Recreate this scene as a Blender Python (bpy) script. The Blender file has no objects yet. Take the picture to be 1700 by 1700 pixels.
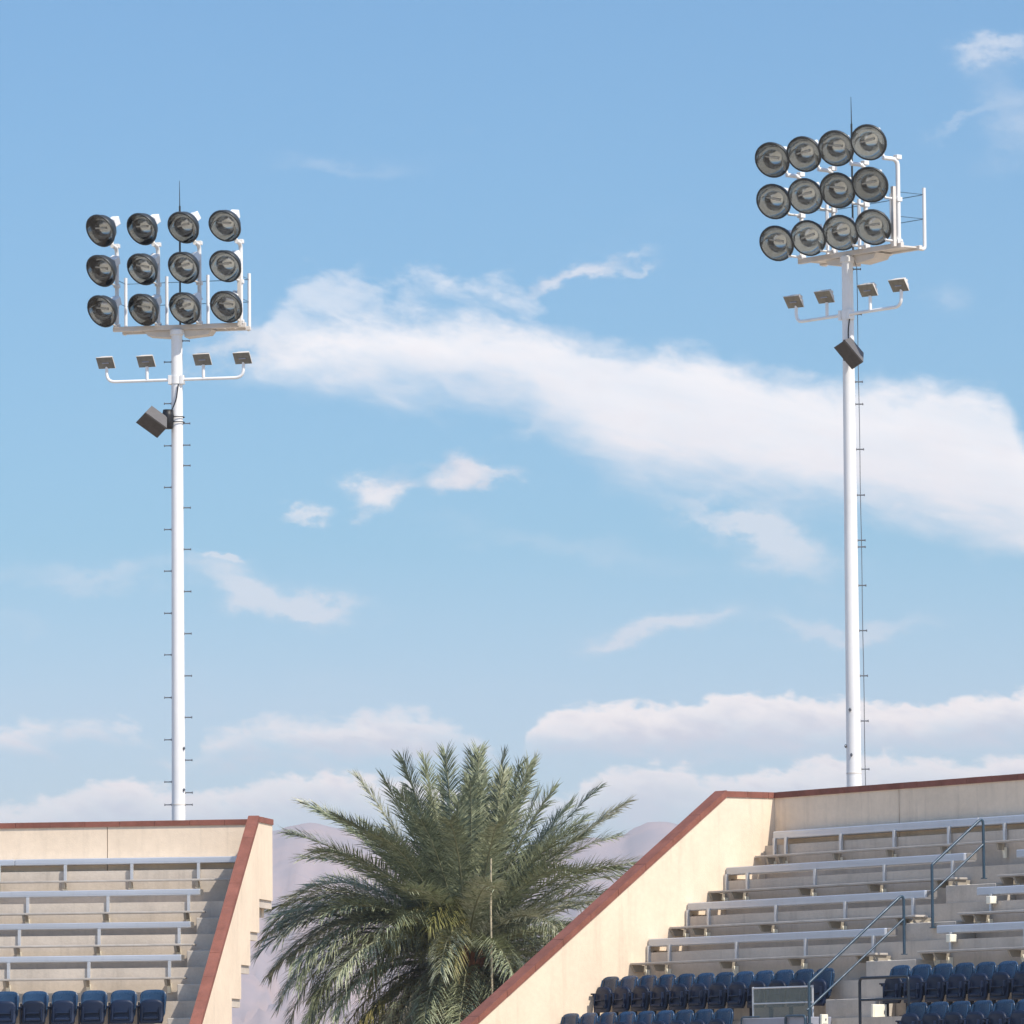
import bpy, math, random
from mathutils import Vector, Matrix, noise
S = bpy.context.scene
C = S.collection
R_ = math.radians
random.seed(7)
# ---------------------------------------------------------------- camera
F, PITCH, ROLL, CAMZ = 10932.1, 0.0924, 0.0084, 6.0
fwd = Vector((0, math.cos(PITCH), math.sin(PITCH)))
up0 = Vector((0, -math.sin(PITCH), math.cos(PITCH)))
rt0 = Vector((1, 0, 0))
rt = rt0 * math.cos(ROLL) - up0 * math.sin(ROLL)
up = up0 * math.cos(ROLL) + rt0 * math.sin(ROLL)
camd = bpy.data.cameras.new('camera')
cam = bpy.data.objects.new('camera', camd)
C.objects.link(cam)
m = Matrix((rt, up, -fwd)).transposed().to_4x4()
m.translation = Vector((0, 0, CAMZ))
cam.matrix_world = m
camd.sensor_width = 36
camd.lens = F / 1700 * 36
camd.clip_start = 1
camd.clip_end = 30000
S.camera = cam
def ray(px, py):
    return (fwd + rt * ((px - 850) / F) - up * ((py - 850) / F))
def at(px, py, Y):                      # the point at distance Y that the photo shows at that pixel
    d = ray(px, py)
    return Vector((0, 0, CAMZ)) + d * (Y / d.y)
# ---------------------------------------------------------------- sky and sun
SUN_EL, SUN_FI = 50.0, 45.0             # elevation; azimuth from the right towards the camera
sdir = Vector((math.cos(R_(SUN_FI)) * math.cos(R_(SUN_EL)), -math.sin(R_(SUN_FI)) * math.cos(R_(SUN_EL)), math.sin(R_(SUN_EL))))
sl = bpy.data.lights.new('sun', 'SUN')
sl.energy = 3.35
sl.angle = R_(0.55)
sl.color = (1.0, 0.915, 0.80)
so = bpy.data.objects.new('sun', sl)
C.objects.link(so)
so.rotation_euler = sdir.to_track_quat('Z', 'Y').to_euler()
so.location = (60, -60, 80)
S.view_settings.view_transform = 'Standard'
S.view_settings.look = 'None'
S.view_settings.gamma = 1
S.view_settings.use_curve_mapping = False
S.view_settings.exposure = 0.75
W = bpy.data.worlds.new('World')
S.world = W
W.use_nodes = True
nt = W.node_tree
for n in list(nt.nodes): nt.nodes.remove(n)
class NT:
    def __init__(s, t): s.t = t
    def new(s, typ, **kw):
        n = s.t.nodes.new(typ)
        for k, v in kw.items(): setattr(n, k, v)
        return n
    def put(s, sock, v):
        if isinstance(v, bpy.types.NodeSocket): s.t.links.new(v, sock)
        elif v is not None: sock.default_value = v
    def math(s, op, a, b=None, c=None, clamp=False):
        n = s.new('ShaderNodeMath', operation=op, use_clamp=clamp)
        s.put(n.inputs[0], a)
        if b is not None: s.put(n.inputs[1], b)
        if c is not None: s.put(n.inputs[2], c)
        return n.outputs[0]
    def noise(s, vec, scale, detail=6, rough=0.55, dist=0.0):
        n = s.new('ShaderNodeTexNoise')
        s.put(n.inputs['Vector'], vec)
        n.inputs['Scale'].default_value = scale
        n.inputs['Detail'].default_value = detail
        n.inputs['Roughness'].default_value = rough
        n.inputs['Distortion'].default_value = dist
        return n.outputs['Fac']
    def comb(s, x, y, z=0.0):
        n = s.new('ShaderNodeCombineXYZ')
        s.put(n.inputs[0], x); s.put(n.inputs[1], y); s.put(n.inputs[2], z)
        return n.outputs[0]
    def mix(s, f, a, b, typ='MIX'):
        n = s.new('ShaderNodeMix', data_type='RGBA', blend_type=typ)
        s.put(n.inputs[0], f); s.put(n.inputs[6], a); s.put(n.inputs[7], b)
        return n.outputs[2]
    def ss(s, v, a, b, lo=0.0, hi=1.0):
        n = s.new('ShaderNodeMapRange', interpolation_type='SMOOTHSTEP')
        s.put(n.inputs[0], v)
        n.inputs[1].default_value = a; n.inputs[2].default_value = b
        n.inputs[3].default_value = lo; n.inputs[4].default_value = hi
        return n.outputs[0]
w = NT(nt)
out = w.new('ShaderNodeOutputWorld')
bg = w.new('ShaderNodeBackground')
SKY = 0.15
bg.inputs['Strength'].default_value = SKY
sky = w.new('ShaderNodeTexSky', sky_type='NISHITA')
sky.sun_disc = False
sky.sun_elevation = R_(SUN_EL)
sky.sun_rotation = math.atan2(sdir.x, sdir.y)
sky.altitude = 20; sky.air_density = 1.0; sky.dust_density = 0.35; sky.ozone_density = 2.0
tc = w.new('ShaderNodeTexCoord')
sep = w.new('ShaderNodeSeparateXYZ')
nt.links.new(tc.outputs['Generated'], sep.inputs[0])
K = F / 1000
AZ = w.math('MULTIPLY', w.math('ARCTAN2', sep.outputs[0], sep.outputs[1]), K)
EL = w.math('MULTIPLY', w.math('ARCSINE', sep.outputs[2]), K)
vec = w.comb(AZ, EL)
# warp the coordinates a little so that the cloud outlines break up
wa = w.noise(w.comb(AZ, w.math('MULTIPLY', EL, 1.6)), 4.5, 7, 0.62)
wb = w.noise(w.comb(w.math('ADD', AZ, 7.3), w.math('MULTIPLY', EL, 1.6)), 4.5, 7, 0.62)
WX = w.math('MULTIPLY_ADD', w.math('SUBTRACT', wa, 0.5), 0.30, AZ)
WY = w.math('MULTIPLY_ADD', w.math('SUBTRACT', wb, 0.5), 0.20, EL)
def ae(px, py):
    d = ray(px, py).normalized()
    return math.atan2(d.x, d.y) * K, math.asin(d.z) * K
def blob(px, py, rx, ry, ang, s, k=1.0):
    # soft ellipse of the sky round a direction; ang = slope in degrees, positive falls to the right
    cx, cy = ae(px, py)
    a = R_(-ang)
    dx = w.math('SUBTRACT', WX, cx); dy = w.math('SUBTRACT', WY, cy)
    u = w.math('ADD', w.math('MULTIPLY', dx, math.cos(a) / rx * 1000), w.math('MULTIPLY', dy, math.sin(a) / rx * 1000))
    v = w.math('SUBTRACT', w.math('MULTIPLY', dy, math.cos(a) / ry * 1000), w.math('MULTIPLY', dx, math.sin(a) / ry * 1000))
    q = w.math('ADD', w.math('MULTIPLY', u, u), w.math('MULTIPLY', v, v))
    if k != 1.0: q = w.math('POWER', q, k)
    return w.math('MULTIPLY', w.math('EXPONENT', w.math('MULTIPLY', q, -1.0)), s)
def field(bl):
    f = None
    for b in bl:
        x = blob(*b)
        f = x if f is None else w.math('ADD', f, x)
    return f
dense = field([
    (612, 822, 50, 30, -18, .95), (752, 790, 76, 38, 2, 1.0), (860, 800, 80, 14, 2, .5), (470, 846, 34, 14, -5, .6),
    (985, 458, 75, 17, -16, .60), (905, 485, 60, 22, -25, .4)])
faint = field([
    (560, 272, 150, 22, 5, .62), (450, 995, 110, 36, 22, .95), (540, 1015, 90, 20, 2, .5), (140, 965, 210, 26, 0, .62), (385, 938, 40, 8, 2, .75),
    (1090, 1038, 110, 22, -8, .85), (1400, 1042, 180, 22, -2, .70), (1290, 900, 125, 52, 22, .85), (1180, 868, 120, 16, 12, .5),
    (1660, 130, 100, 70, -45, .55), (1690, 220, 90, 60, -30, .62), (1560, 215, 70, 12, -30, .5), (1660, 82, 70, 16, -12, .5), (1560, 510, 60, 40, 0, .6),
    (860, 705, 80, 24, -12, .65), (1065, 440, 60, 9, -20, .55), (1050, 390, 150, 50, -20, .30), (405, 585, 130, 34, 6, 1.0), (470, 540, 90, 50, 0, .5), (300, 1160, 800, 60, 0, .35), (1000, 980, 900, 200, 0, .28), (250, 700, 300, 40, -4, .26), (1250, 480, 260, 40, 6, .26), (720, 250, 260, 26, 6, .30), (300, 140, 320, 30, 0, .22), (900, 900, 260, 24, 8, .35), (30, 1030, 80, 20, 0, .45)])
n1 = w.noise(w.comb(AZ, w.math('MULTIPLY', EL, 1.9)), 5.0, 10, 0.60, 0.2)
n2 = w.noise(w.comb(w.math('ADD', AZ, w.math('MULTIPLY', EL, 1.2)), w.math('MULTIPLY', EL, 3.2)), 5.5, 9, 0.62, 0.4)
n4 = w.noise(w.comb(w.math('MULTIPLY', AZ, 1.0), w.math('MULTIPLY_ADD', EL, 2.2, w.math('MULTIPLY', AZ, .45))), 12.0, 9, 0.60, 0.3)
n5 = w.noise(w.comb(w.math('ADD', AZ, 3.1), w.math('MULTIPLY', EL, 1.5)), 19.0, 8, 0.58, 0.3)
n6 = w.noise(w.comb(w.math('ADD', AZ, 5.7), w.math('MULTIPLY_ADD', EL, 4.0, w.math('MULTIPLY', AZ, .8))), 3.5, 7, 0.55, 0.3)
c4 = w.math('SUBTRACT', n4, .5); c5 = w.math('SUBTRACT', n5, .5); c6 = w.math('SUBTRACT', n6, .5)
A1 = w.ss(w.math('MULTIPLY_ADD', w.math('SUBTRACT', n1, 0.5), 1.0, dense), 0.15, 1.05, 0, 0.85)
A2 = w.ss(w.math('MULTIPLY', w.math('MULTIPLY_ADD', w.math('SUBTRACT', n2, 0.5), 1.1, faint), faint), 0.02, 1.15, 0, 0.72)
def edge(pts):
    # an outline of the cloud as elevation over azimuth
    n = w.new('ShaderNodeFloatCurve')
    c = n.mapping.curves[0]
    ps = []
    for x, y in pts:
        a_, e_ = ae(x, y)
        ps.append(((a_ + 1.3) / 2.6, e_ / 2))
    while len(c.points) < len(ps): c.points.new(.5, .5)
    for q, p in zip(c.points, sorted(ps)): q.location = p; q.handle_type = 'AUTO'
    n.mapping.update()
    w.put(n.inputs['Value'], w.math('DIVIDE', w.math('ADD', AZ, 1.3), 2.6, clamp=True))
    return w.math('MULTIPLY', n.outputs[0], 2.0)
def bank(base, top, bot, st, sb, am, strength, bright, dull, depth, rough=c5):
    """cloud between two outlines; bright along its sunlit top, duller below"""
    T = edge(top); B = edge(bot)
    tn = w.math('MULTIPLY_ADD', rough, am, w.math('MULTIPLY_ADD', c4, am * .9, w.math('SUBTRACT', T, EL)))
    bn = w.math('MULTIPLY_ADD', c4, am * 1.6, w.math('MULTIPLY_ADD', c6, am * 1.2, w.math('SUBTRACT', EL, B)))
    al = w.math('MULTIPLY', w.ss(tn, 0, st), w.ss(bn, -sb * .4, sb))
    al = w.math('MULTIPLY', al, w.math('MULTIPLY_ADD', c6, .55, w.math('MULTIPLY_ADD', c4, .30, strength)), clamp=True)
    d = w.ss(w.math('MULTIPLY_ADD', c4, depth * 1.1, tn), 0, depth)
    col_ = w.mix(d, (*bright, 1), (*dull, 1))
    return w.mix(al, base, col_)
# the low sky of a clear desert day is a deeper blue than the model's white horizon
gr = w.new('ShaderNodeValToRGB')
e = gr.color_ramp.elements
e[0].position = 0.0; e[0].color = (0.453, 0.498, 0.579, 1)
e[1].position = 1.0; e[1].color = (1, 1, 1, 1)
for p_, c_ in ((.085, (0.380, 0.443, 0.552, 1)), (.120, (0.244, 0.398, 0.498, 1)), (.24, (0.237, 0.389, 0.493, 1)), (.42, (0.272, 0.416, 0.516, 1)), (.8, (1, 1, 1, 1))):
    q_ = e.new(p_); q_.color = c_
nt.links.new(w.math('DIVIDE', EL, 8.0, clamp=True), gr.inputs[0])
base = w.mix(1.0, sky.outputs[0], gr.outputs[0], 'MULTIPLY')
low = w.ss(EL, 0.42, 0.95)
lit = w.ss(n1, .40, .62)
WARM = (5.7, 4.95, 4.5); CREAM = (4.55, 4.30, 4.15); GREYL = (3.0, 3.0, 3.35); WHITE = (4.55, 4.40, 4.40)
col = w.mix(A2, base, w.mix(low, (3.3, 3.15, 3.4, 1), (3.6, 3.65, 3.85, 1)))
col = bank(col, [(-200, 1190), (0, 1196), (130, 1183), (200, 1188), (262, 1225), (300, 1260), (345, 1215), (420, 1190), (520, 1183), (690, 1172), (760, 1192), (810, 1225), (860, 1300), (1900, 1400)],
           [(-200, 1245), (0, 1240), (250, 1240), (300, 1262), (420, 1262), (700, 1262), (800, 1250), (1900, 1300)], .035, .05, .070, .75, WARM, (3.3, 3.2, 3.45), .085)
col = bank(col, [(-200, 1300), (830, 1300), (872, 1225), (905, 1180), (1000, 1166), (1100, 1160), (1210, 1146), (1300, 1150), (1400, 1156), (1500, 1168), (1600, 1156), (1700, 1140), (1900, 1130)],
           [(-200, 1260), (860, 1250), (1000, 1262), (1200, 1256), (1500, 1250), (1900, 1250)], .016, .06, .052, .85, WARM, (3.3, 3.2, 3.45), .085)
col = bank(col, [(-200, 1330), (0, 1332), (80, 1312), (215, 1284), (270, 1298), (340, 1308), (480, 1278), (560, 1274), (700, 1292), (940, 1310), (985, 1278), (1060, 1259), (1130, 1264), (1185, 1284), (1260, 1270),
                 (1400, 1250), (1480, 1244), (1600, 1256), (1690, 1245), (1900, 1240)],
           [(-200, 1420), (500, 1400), (1000, 1390), (1500, 1380), (1900, 1380)], .024, .12, .065, .85, WARM, (3.4, 3.25, 3.45), .10)
col = bank(col, [(-200, 800), (380, 640), (440, 520), (482, 455), (530, 430), (590, 430), (640, 462), (700, 436), (780, 446), (850, 450), (905, 500), (960, 600), (1900, 900)],
           [(-200, 640), (420, 600), (560, 560), (900, 540), (1900, 700)], .060, .09, .11, .50, WHITE, WHITE, .05)
col = bank(col, [(-200, 760), (330, 640), (400, 578), (460, 552), (540, 522), (640, 508), (780, 506), (880, 515), (960, 536), (1050, 560), (1165, 563), (1210, 582), (1300, 602), (1400, 612), (1500, 612), (1620, 624),
                 (1672, 645), (1700, 705), (1760, 745), (1900, 790)],
           [(-200, 560), (340, 596), (400, 626), (560, 652), (700, 672), (860, 690), (960, 752), (1050, 800), (1200, 822), (1400, 846), (1480, 864), (1560, 892), (1650, 916), (1760, 934), (1900, 965)],
           .065, .095, .058, .93, WHITE, (4.0, 3.88, 3.98), .26)
col = w.mix(A1, col, w.mix(lit, (3.75, 3.5, 3.6, 1), (4.55, 4.2, 4.1, 1)))
nt.links.new(col, bg.inputs['Color'])
nt.links.new(bg.outputs[0], out.inputs['Surface'])
# ---------------------------------------------------------------- materials
def mat(name, col, rough=0.6, metal=0.0, spec=0.5, var=0.0, vscale=3.0, bump=0.0, bscale=60.0, col2=None, stretch=None, coat=0.0, fine=0.0):
    mt = bpy.data.materials.new(name)
    mt.use_nodes = True
    t = NT(mt.node_tree)
    p = mt.node_tree.nodes['Principled BSDF']
    p.inputs['Base Color'].default_value = (*col, 1)
    p.inputs['Roughness'].default_value = rough
    p.inputs['Metallic'].default_value = metal
    p.inputs['Specular IOR Level'].default_value = spec
    p.inputs['Coat Weight'].default_value = coat
    co = t.new('ShaderNodeTexCoord').outputs['Object']
    if stretch:
        mp = t.new('ShaderNodeMapping'); mp.inputs['Scale'].default_value = stretch
        mt.node_tree.links.new(co, mp.inputs[0]); cs = mp.outputs[0]
    else: cs = co
    if var > 0 or col2:
        c2 = col2 or tuple(min(1, c * (1 - var)) for c in col)
        f = t.ss(t.noise(cs, vscale, 8, 0.6), 0.32, 0.68)
        c = t.mix(f, (*col, 1), (*c2, 1))
        if fine > 0:
            f2 = t.ss(t.noise(co, vscale * 14, 4, 0.6), 0.3, 0.7, 1.0, 1.0 - fine)
            c = t.mix(1.0, c, f2, 'MULTIPLY')
        mt.node_tree.links.new(c, p.inputs['Base Color'])
        r = t.ss(t.noise(cs, vscale * 2.3, 5, 0.6), 0.3, 0.7, max(0.03, rough - 0.08), min(1, rough + 0.1))
        mt.node_tree.links.new(r, p.inputs['Roughness'])
    if bump > 0:
        b = t.new('ShaderNodeBump'); b.inputs['Strength'].default_value = bump; b.inputs['Distance'].default_value = 0.01
        mt.node_tree.links.new(t.noise(co, bscale, 4, 0.6), b.inputs['Height'])
        mt.node_tree.links.new(b.outputs[0], p.inputs['Normal'])
    return mt
M = {}
M['stucco'] = mat('cream stucco', (.80, .655, .495), .9, 0, .25, .10, .9, .35, 50, fine=.06)
M['joint'] = mat('stucco joint', (.33, .27, .21), .9, 0, .2)
M['coping'] = mat('red coping tile', (.275, .105, .074), .8, 0, .3, .28, 2.2, .3, 40, fine=.12)
M['concrete'] = mat('terrace concrete', (.60, .525, .44), .9, 0, .25, .16, 1.3, .3, 30, fine=.08)
M['stain'] = mat('stair concrete', (.57, .515, .445), .9, 0, .25, .22, 1.8, .3, 30, fine=.10)
M['alu'] = mat('aluminium plank', (.56, .59, .64), .42, .52, .5, .10, 1.2, .12, 10, stretch=(.5, 6, 14))
M['alupost'] = mat('aluminium post', (.60, .61, .62), .5, .6, .5, .10, 3)
M['bracket'] = mat('bracket paint', (.62, .57, .49), .6, .1, .4, .12, 4)
M['white'] = mat('white pole paint', (.80, .80, .79), .42, 0, .5, .05, 1.5, fine=.03)
M['offwhite'] = mat('weathered white paint', (.66, .62, .57), .6, 0, .4, .15, 3)
M['dark'] = mat('dark rim metal', (.035, .04, .042), .45, .3, .5, .2, 6)
M['black'] = mat('black bracket', (.005, .005, .006), .5, 0, .5, .2, 8)
M['steel'] = mat('galvanised steel', (.16, .17, .19), .5, .7, .5, .15, 8)
M['wire'] = mat('blue grey wire', (.10, .17, .24), .5, .5)
M['mirror'] = mat('reflector metal', (.76, .80, .84), .09, 1.0, .5, .08, 3)
M['foot'] = mat('worn footboard', (.50, .455, .40), .7, .15, .4, .2, 2.5)
M['plate'] = mat('bracket shade tone', (.36, .32, .26), .7, .2, .4, .2, 5)  # shaded part of the cream bracket, shade put into the colour
M['cap'] = mat('end cap shaded tone', (.20, .19, .18), .6, .2, .4, .1, 5)  # darkened so that the sunlit cap reads as shaded concrete
M['bulb'] = mat('bulb glass', (.82, .82, .84), .15, 0, .6)
M['grille'] = mat('speaker grille', (.075, .066, .060), .65, .1, .4, .15, 9, .5, 90)
M['cab'] = mat('speaker cabinet', (.12, .115, .115), .6, 0, .4, .12, 6)
M['floodface'] = mat('floodlight front glass', (.19, .18, .145), .12, 0, .6, .3, 9)
M['seat'] = mat('navy seat plastic', (.015, .045, .098), .28, 0, .5, .18, 2.5)
M['seatdark'] = mat('navy seat pan plastic', (.006, .014, .038), .46, 0, .32, .18, 2.5)
M['iron'] = mat('seat standard iron', (.012, .016, .03), .5, .2, .5)
M['rail'] = mat('blue grey rail paint', (.032, .066, .100), .38, .1, .5, .2, 5)
M['raildark'] = mat('dark rail paint', (.011, .018, .030), .4, .1, .5, .2, 5)
M['cream'] = mat('cream box paint', (.82, .78, .64), .6, 0, .4, .08, 6)
M['greytop'] = mat('grey laminate', (.27, .28, .33), .5, 0, .5, .08, 5)
M['ground'] = mat('desert ground', (.50, .41, .31), .95, 0, .2, .3, .02, col2=(.38, .32, .24))
M['hill'] = mat('desert rock', (.42, .305, .275), .95, 0, .1, .3, .020, col2=(.30, .245, .245))
M['trunk'] = mat('palm trunk', (.16, .085, .045), .9, 0, .2, .5, 6, .6, 30)
M['boot'] = mat('palm leaf bases', (.26, .11, .05), .8, 0, .3, .45, 4)
def leafmat(name, a, b, c):
    mt = bpy.data.materials.new(name); mt.use_nodes = True
    t = NT(mt.node_tree); p = mt.node_tree.nodes['Principled BSDF']
    co = t.new('ShaderNodeTexCoord').outputs['Object']
    f = t.ss(t.noise(co, 1.1, 4, .6), .35, .65); g = t.ss(t.noise(co, 11, 3, .6), .38, .66)
    cc = t.mix(g, t.mix(f, (*a, 1), (*b, 1)), (*c, 1))
    tn = t.new('ShaderNodeAttribute', attribute_name='tone').outputs['Fac']
    tr_ = t.new('ShaderNodeValToRGB'); mt.node_tree.links.new(tn, tr_.inputs[0])
    q = tr_.color_ramp.elements; q[0].position = .1; q[0].color = (.54, .62, .52, 1); q[1].position = .95; q[1].color = (1.0, 1.0, 1.0, 1)
    x_ = tr_.color_ramp.elements.new(.55); x_.color = (.80, .88, .74, 1)
    cc = t.mix(1.0, cc, tr_.outputs[0], 'MULTIPLY')
    mt.node_tree.links.new(cc, p.inputs['Base Color'])
    p.inputs['Roughness'].default_value = .5; p.inputs['Specular IOR Level'].default_value = .38
    return mt
M['leaf'] = leafmat('palm leaflets', (.155, .163, .100), (.270, .268, .180), (.50, .485, .36))
M['leafy'] = leafmat('yellowing leaflets', (.30, .255, .095), (.17, .17, .075), (.34, .28, .11))
M['leafd'] = leafmat('dry leaflets', (.19, .155, .10), (.27, .22, .15), (.13, .12, .08))
M['rachis'] = mat('frond midrib', (.27, .27, .16), .55, 0, .4, .25, 3)
M['stalk'] = mat('pale dry stalk', (.50, .43, .30), .7, 0, .3, .2, 3)
gm = bpy.data.materials.new('screen glass'); gm.use_nodes = True
t_ = NT(gm.node_tree); gn = gm.node_tree.nodes; gp = gn['Principled BSDF']
gp.inputs['Base Color'].default_value = (.20, .22, .18, 1); gp.inputs['Roughness'].default_value = .06
gp.inputs['Alpha'].default_value = .42
M['glass'] = gm
lm = bpy.data.materials.new('lamp lens'); lm.use_nodes = True
t_ = NT(lm.node_tree)
for n in list(lm.node_tree.nodes): lm.node_tree.nodes.remove(n)
o_ = t_.new('ShaderNodeOutputMaterial'); mx = t_.new('ShaderNodeMixShader'); tr = t_.new('ShaderNodeBsdfTransparent'); gl = t_.new('ShaderNodeBsdfGlossy')
tr.inputs[0].default_value = (.86, .88, .87, 1); gl.inputs['Roughness'].default_value = .04
fr = t_.new('ShaderNodeFresnel'); fr.inputs[0].default_value = 1.5
L = lm.node_tree.links
L.new(fr.outputs[0], mx.inputs[0]); L.new(tr.outputs[0], mx.inputs[1]); L.new(gl.outputs[0], mx.inputs[2]); L.new(mx.outputs[0], o_.inputs[0])
M['lens'] = lm
def vary(mt, lo, hi, drop=0.0, streak=0.0):
    """objects of one kind differ a little in tone; streak = rain streaks running down"""
    t = NT(mt.node_tree); p = mt.node_tree.nodes['Principled BSDF']
    src = p.inputs['Base Color'].links[0].from_socket
    c = src
    if hi > lo:
        r = t.new('ShaderNodeObjectInfo').outputs['Random']
        c = t.mix(1.0, c, t.math('MULTIPLY_ADD', r, hi - lo, lo), 'MULTIPLY')
    if streak > 0:
        g_ = t.new('ShaderNodeNewGeometry').outputs['Position']
        mp = t.new('ShaderNodeMapping'); mp.inputs['Scale'].default_value = (2.2, 2.2, .16)
        mt.node_tree.links.new(g_, mp.inputs[0])
        f = t.ss(t.noise(mp.outputs[0], 2.6, 6, .62), .50, .74, 1.0, 1.0 - streak)
        c = t.mix(1.0, c, f, 'MULTIPLY')
    mt.node_tree.links.new(c, p.inputs['Base Color'])
vary(M['mirror'], .68, 1.0); vary(M['dark'], .8, 1.3); vary(M['seat'], .72, 1.32); vary(M['seatdark'], .75, 1.3); vary(M['alu'], .90, 1.06, streak=.06)
vary(M['stucco'], 1, 1, streak=.13); vary(M['concrete'], 1, 1, streak=.15); vary(M['stain'], .92, 1.05, streak=.10); vary(M['coping'], 1, 1, streak=.14)
vary(M['white'], .95, 1.0, streak=.09); vary(M['foot'], .9, 1.05, streak=.1)
# ---------------------------------------------------------------- mesh helpers
class MB:
    def __init__(s): s.v = []; s.f = []; s.sm = []; s.tone = None
    def add(s, vs, fs, smooth=False, T=None):
        o = len(s.v)
        s.v += [tuple(T @ Vector(p)) if T else tuple(p) for p in vs]
        s.f += [tuple(i + o for i in q) for q in fs]; s.sm += [smooth] * len(fs)
        return s
    def box(s, x0, x1, y0, y1, z0, z1, T=None, bev=0.0):
        b = bev
        if b <= 0:
            vs = [(x, y, z) for x in (x0, x1) for y in (y0, y1) for z in (z0, z1)]
            fs = [(0, 1, 3, 2), (4, 6, 7, 5), (0, 4, 5, 1), (2, 3, 7, 6), (0, 2, 6, 4), (1, 5, 7, 3)]
            return s.add(vs, fs, False, T)
        vs = []; fs = []
        idx = {}
        for i, x in enumerate((x0, x1)):
            for j, y in enumerate((y0, y1)):
                for k, z in enumerate((z0, z1)):
                    sx, sy, sz = (1, -1)[i], (1, -1)[j], (1, -1)[k]
                    for a, p in enumerate(((x, y + sy * b, z + sz * b), (x + sx * b, y, z + sz * b), (x + sx * b, y + sy * b, z))):
                        idx[i, j, k, a] = len(vs); vs.append(p)
        g = lambda *q: idx[q]
        for i in (0, 1): fs.append((g(i,0,0,0), g(i,1,0,0), g(i,1,1,0), g(i,0,1,0)))
        for j in (0, 1): fs.append((g(0,j,0,1), g(1,j,0,1), g(1,j,1,1), g(0,j,1,1)))
        for k in (0, 1): fs.append((g(0,0,k,2), g(1,0,k,2), g(1,1,k,2), g(0,1,k,2)))
        for i in (0, 1):
            for j in (0, 1): fs.append((g(i,j,0,0), g(i,j,1,0), g(i,j,1,1), g(i,j,0,1)))
            for k in (0, 1): fs.append((g(i,0,k,0), g(i,1,k,0), g(i,1,k,2), g(i,0,k,2)))
        for j in (0, 1):
            for k in (0, 1): fs.append((g(0,j,k,1), g(1,j,k,1), g(1,j,k,2), g(0,j,k,2)))
        for i in (0, 1):
            for j in (0, 1):
                for k in (0, 1): fs.append((g(i,j,k,0), g(i,j,k,1), g(i,j,k,2)))
        return s.add(vs, fs, False, T)
    def prism(s, poly, a0, a1, axis='x', T=None):
        # poly: list of (p, q); extruded along axis from a0 to a1
        mk = {'x': lambda a, p, q: (a, p, q), 'y': lambda a, p, q: (p, a, q), 'z': lambda a, p, q: (p, q, a)}[axis]
        n = len(poly)
        vs = [mk(a0, *p) for p in poly] + [mk(a1, *p) for p in poly]
        fs = [tuple(range(n)), tuple(range(2 * n - 1, n - 1, -1))] + [(i, (i + 1) % n, n + (i + 1) % n, n + i) for i in range(n)]
        return s.add(vs, fs, False, T)
    def tube(s, pts, r, seg=10, T=None, cap=True, r1=None):
        pts = [Vector(p) for p in pts]; n = len(pts)
        vs = []; fs = []
        ref = Vector((0.13, 0.31, 1)).normalized()
        pa = None
        for i, p in enumerate(pts):
            d = (pts[min(i + 1, n - 1)] - pts[max(i - 1, 0)]).normalized()
            if pa is None:
                a = d.cross(ref if abs(d.dot(ref)) < .95 else Vector((1, 0, 0))).normalized()
            else:
                a = (pa - d * pa.dot(d)).normalized()
            pa = a; b = d.cross(a)
            rr = r if r1 is None else r + (r1 - r) * i / (n - 1)
            for k in range(seg):
                t = 2 * math.pi * k / seg
                vs.append(p + a * (rr * math.cos(t)) + b * (rr * math.sin(t)))
        for i in range(n - 1):
            for k in range(seg):
                fs.append((i * seg + k, i * seg + (k + 1) % seg, (i + 1) * seg + (k + 1) % seg, (i + 1) * seg + k))
        s.add(vs, fs, True, T)
        if cap:
            s.add([vs[k] for k in range(seg)], [tuple(range(seg))[::-1]], False, T)
            s.add([vs[(n - 1) * seg + k] for k in range(seg)], [tuple(range(seg))], False, T)
        return s
    def lathe(s, prof, seg=24, T=None, smooth=True):
        # prof: (radius, z) pairs about local z
        vs = []; fs = []
        for r, z in prof:
            for k in range(seg):
                t = 2 * math.pi * k / seg
                vs.append((r * math.cos(t), r * math.sin(t), z))
        for i in range(len(prof) - 1):
            for k in range(seg):
                fs.append((i * seg + k, i * seg + (k + 1) % seg, (i + 1) * seg + (k + 1) % seg, (i + 1) * seg + k))
        return s.add(vs, fs, smooth, T)
    def mesh(s, name, mt):
        me = bpy.data.meshes.new(name)
        me.from_pydata([tuple(p) for p in s.v], [], s.f)
        me.polygons.foreach_set('use_smooth', s.sm)
        me.materials.append(mt)
        if s.tone is not None:
            at_ = me.attributes.new('tone', 'FLOAT', 'FACE'); at_.data.foreach_set('value', s.tone)
        me.update()
        return me
    def build(s, name, mt, parent=None, loc=None, rz=0.0):
        o = bpy.data.objects.new(name, s.mesh(name, mt))
        C.objects.link(o)
        if parent: o.parent = parent
        if loc is not None: o.location = loc
        if rz: o.rotation_euler = (0, 0, rz)
        return o
def bend(pts, r, n=5):
    # round the inner corners of a polyline
    pts = [Vector(p) for p in pts]; res = [pts[0]]
    for i in range(1, len(pts) - 1):
        a, b, c = pts[i - 1], pts[i], pts[i + 1]
        d1 = (a - b).normalized(); d2 = (c - b).normalized()
        rr = min(r, (a - b).length * .49, (c - b).length * .49)
        p0 = b + d1 * rr; p1 = b + d2 * rr
        for k in range(n + 1):
            t = k / n
            res.append(p0 * (1 - t) ** 2 + b * (2 * t * (1 - t)) + p1 * t * t)
    res.append(pts[-1])
    return res
def fixn(o):
    import bmesh
    bm = bmesh.new(); bm.from_mesh(o.data); bmesh.ops.recalc_face_normals(bm, faces=bm.faces); bm.to_mesh(o.data); bm.free()
    return o
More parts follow.
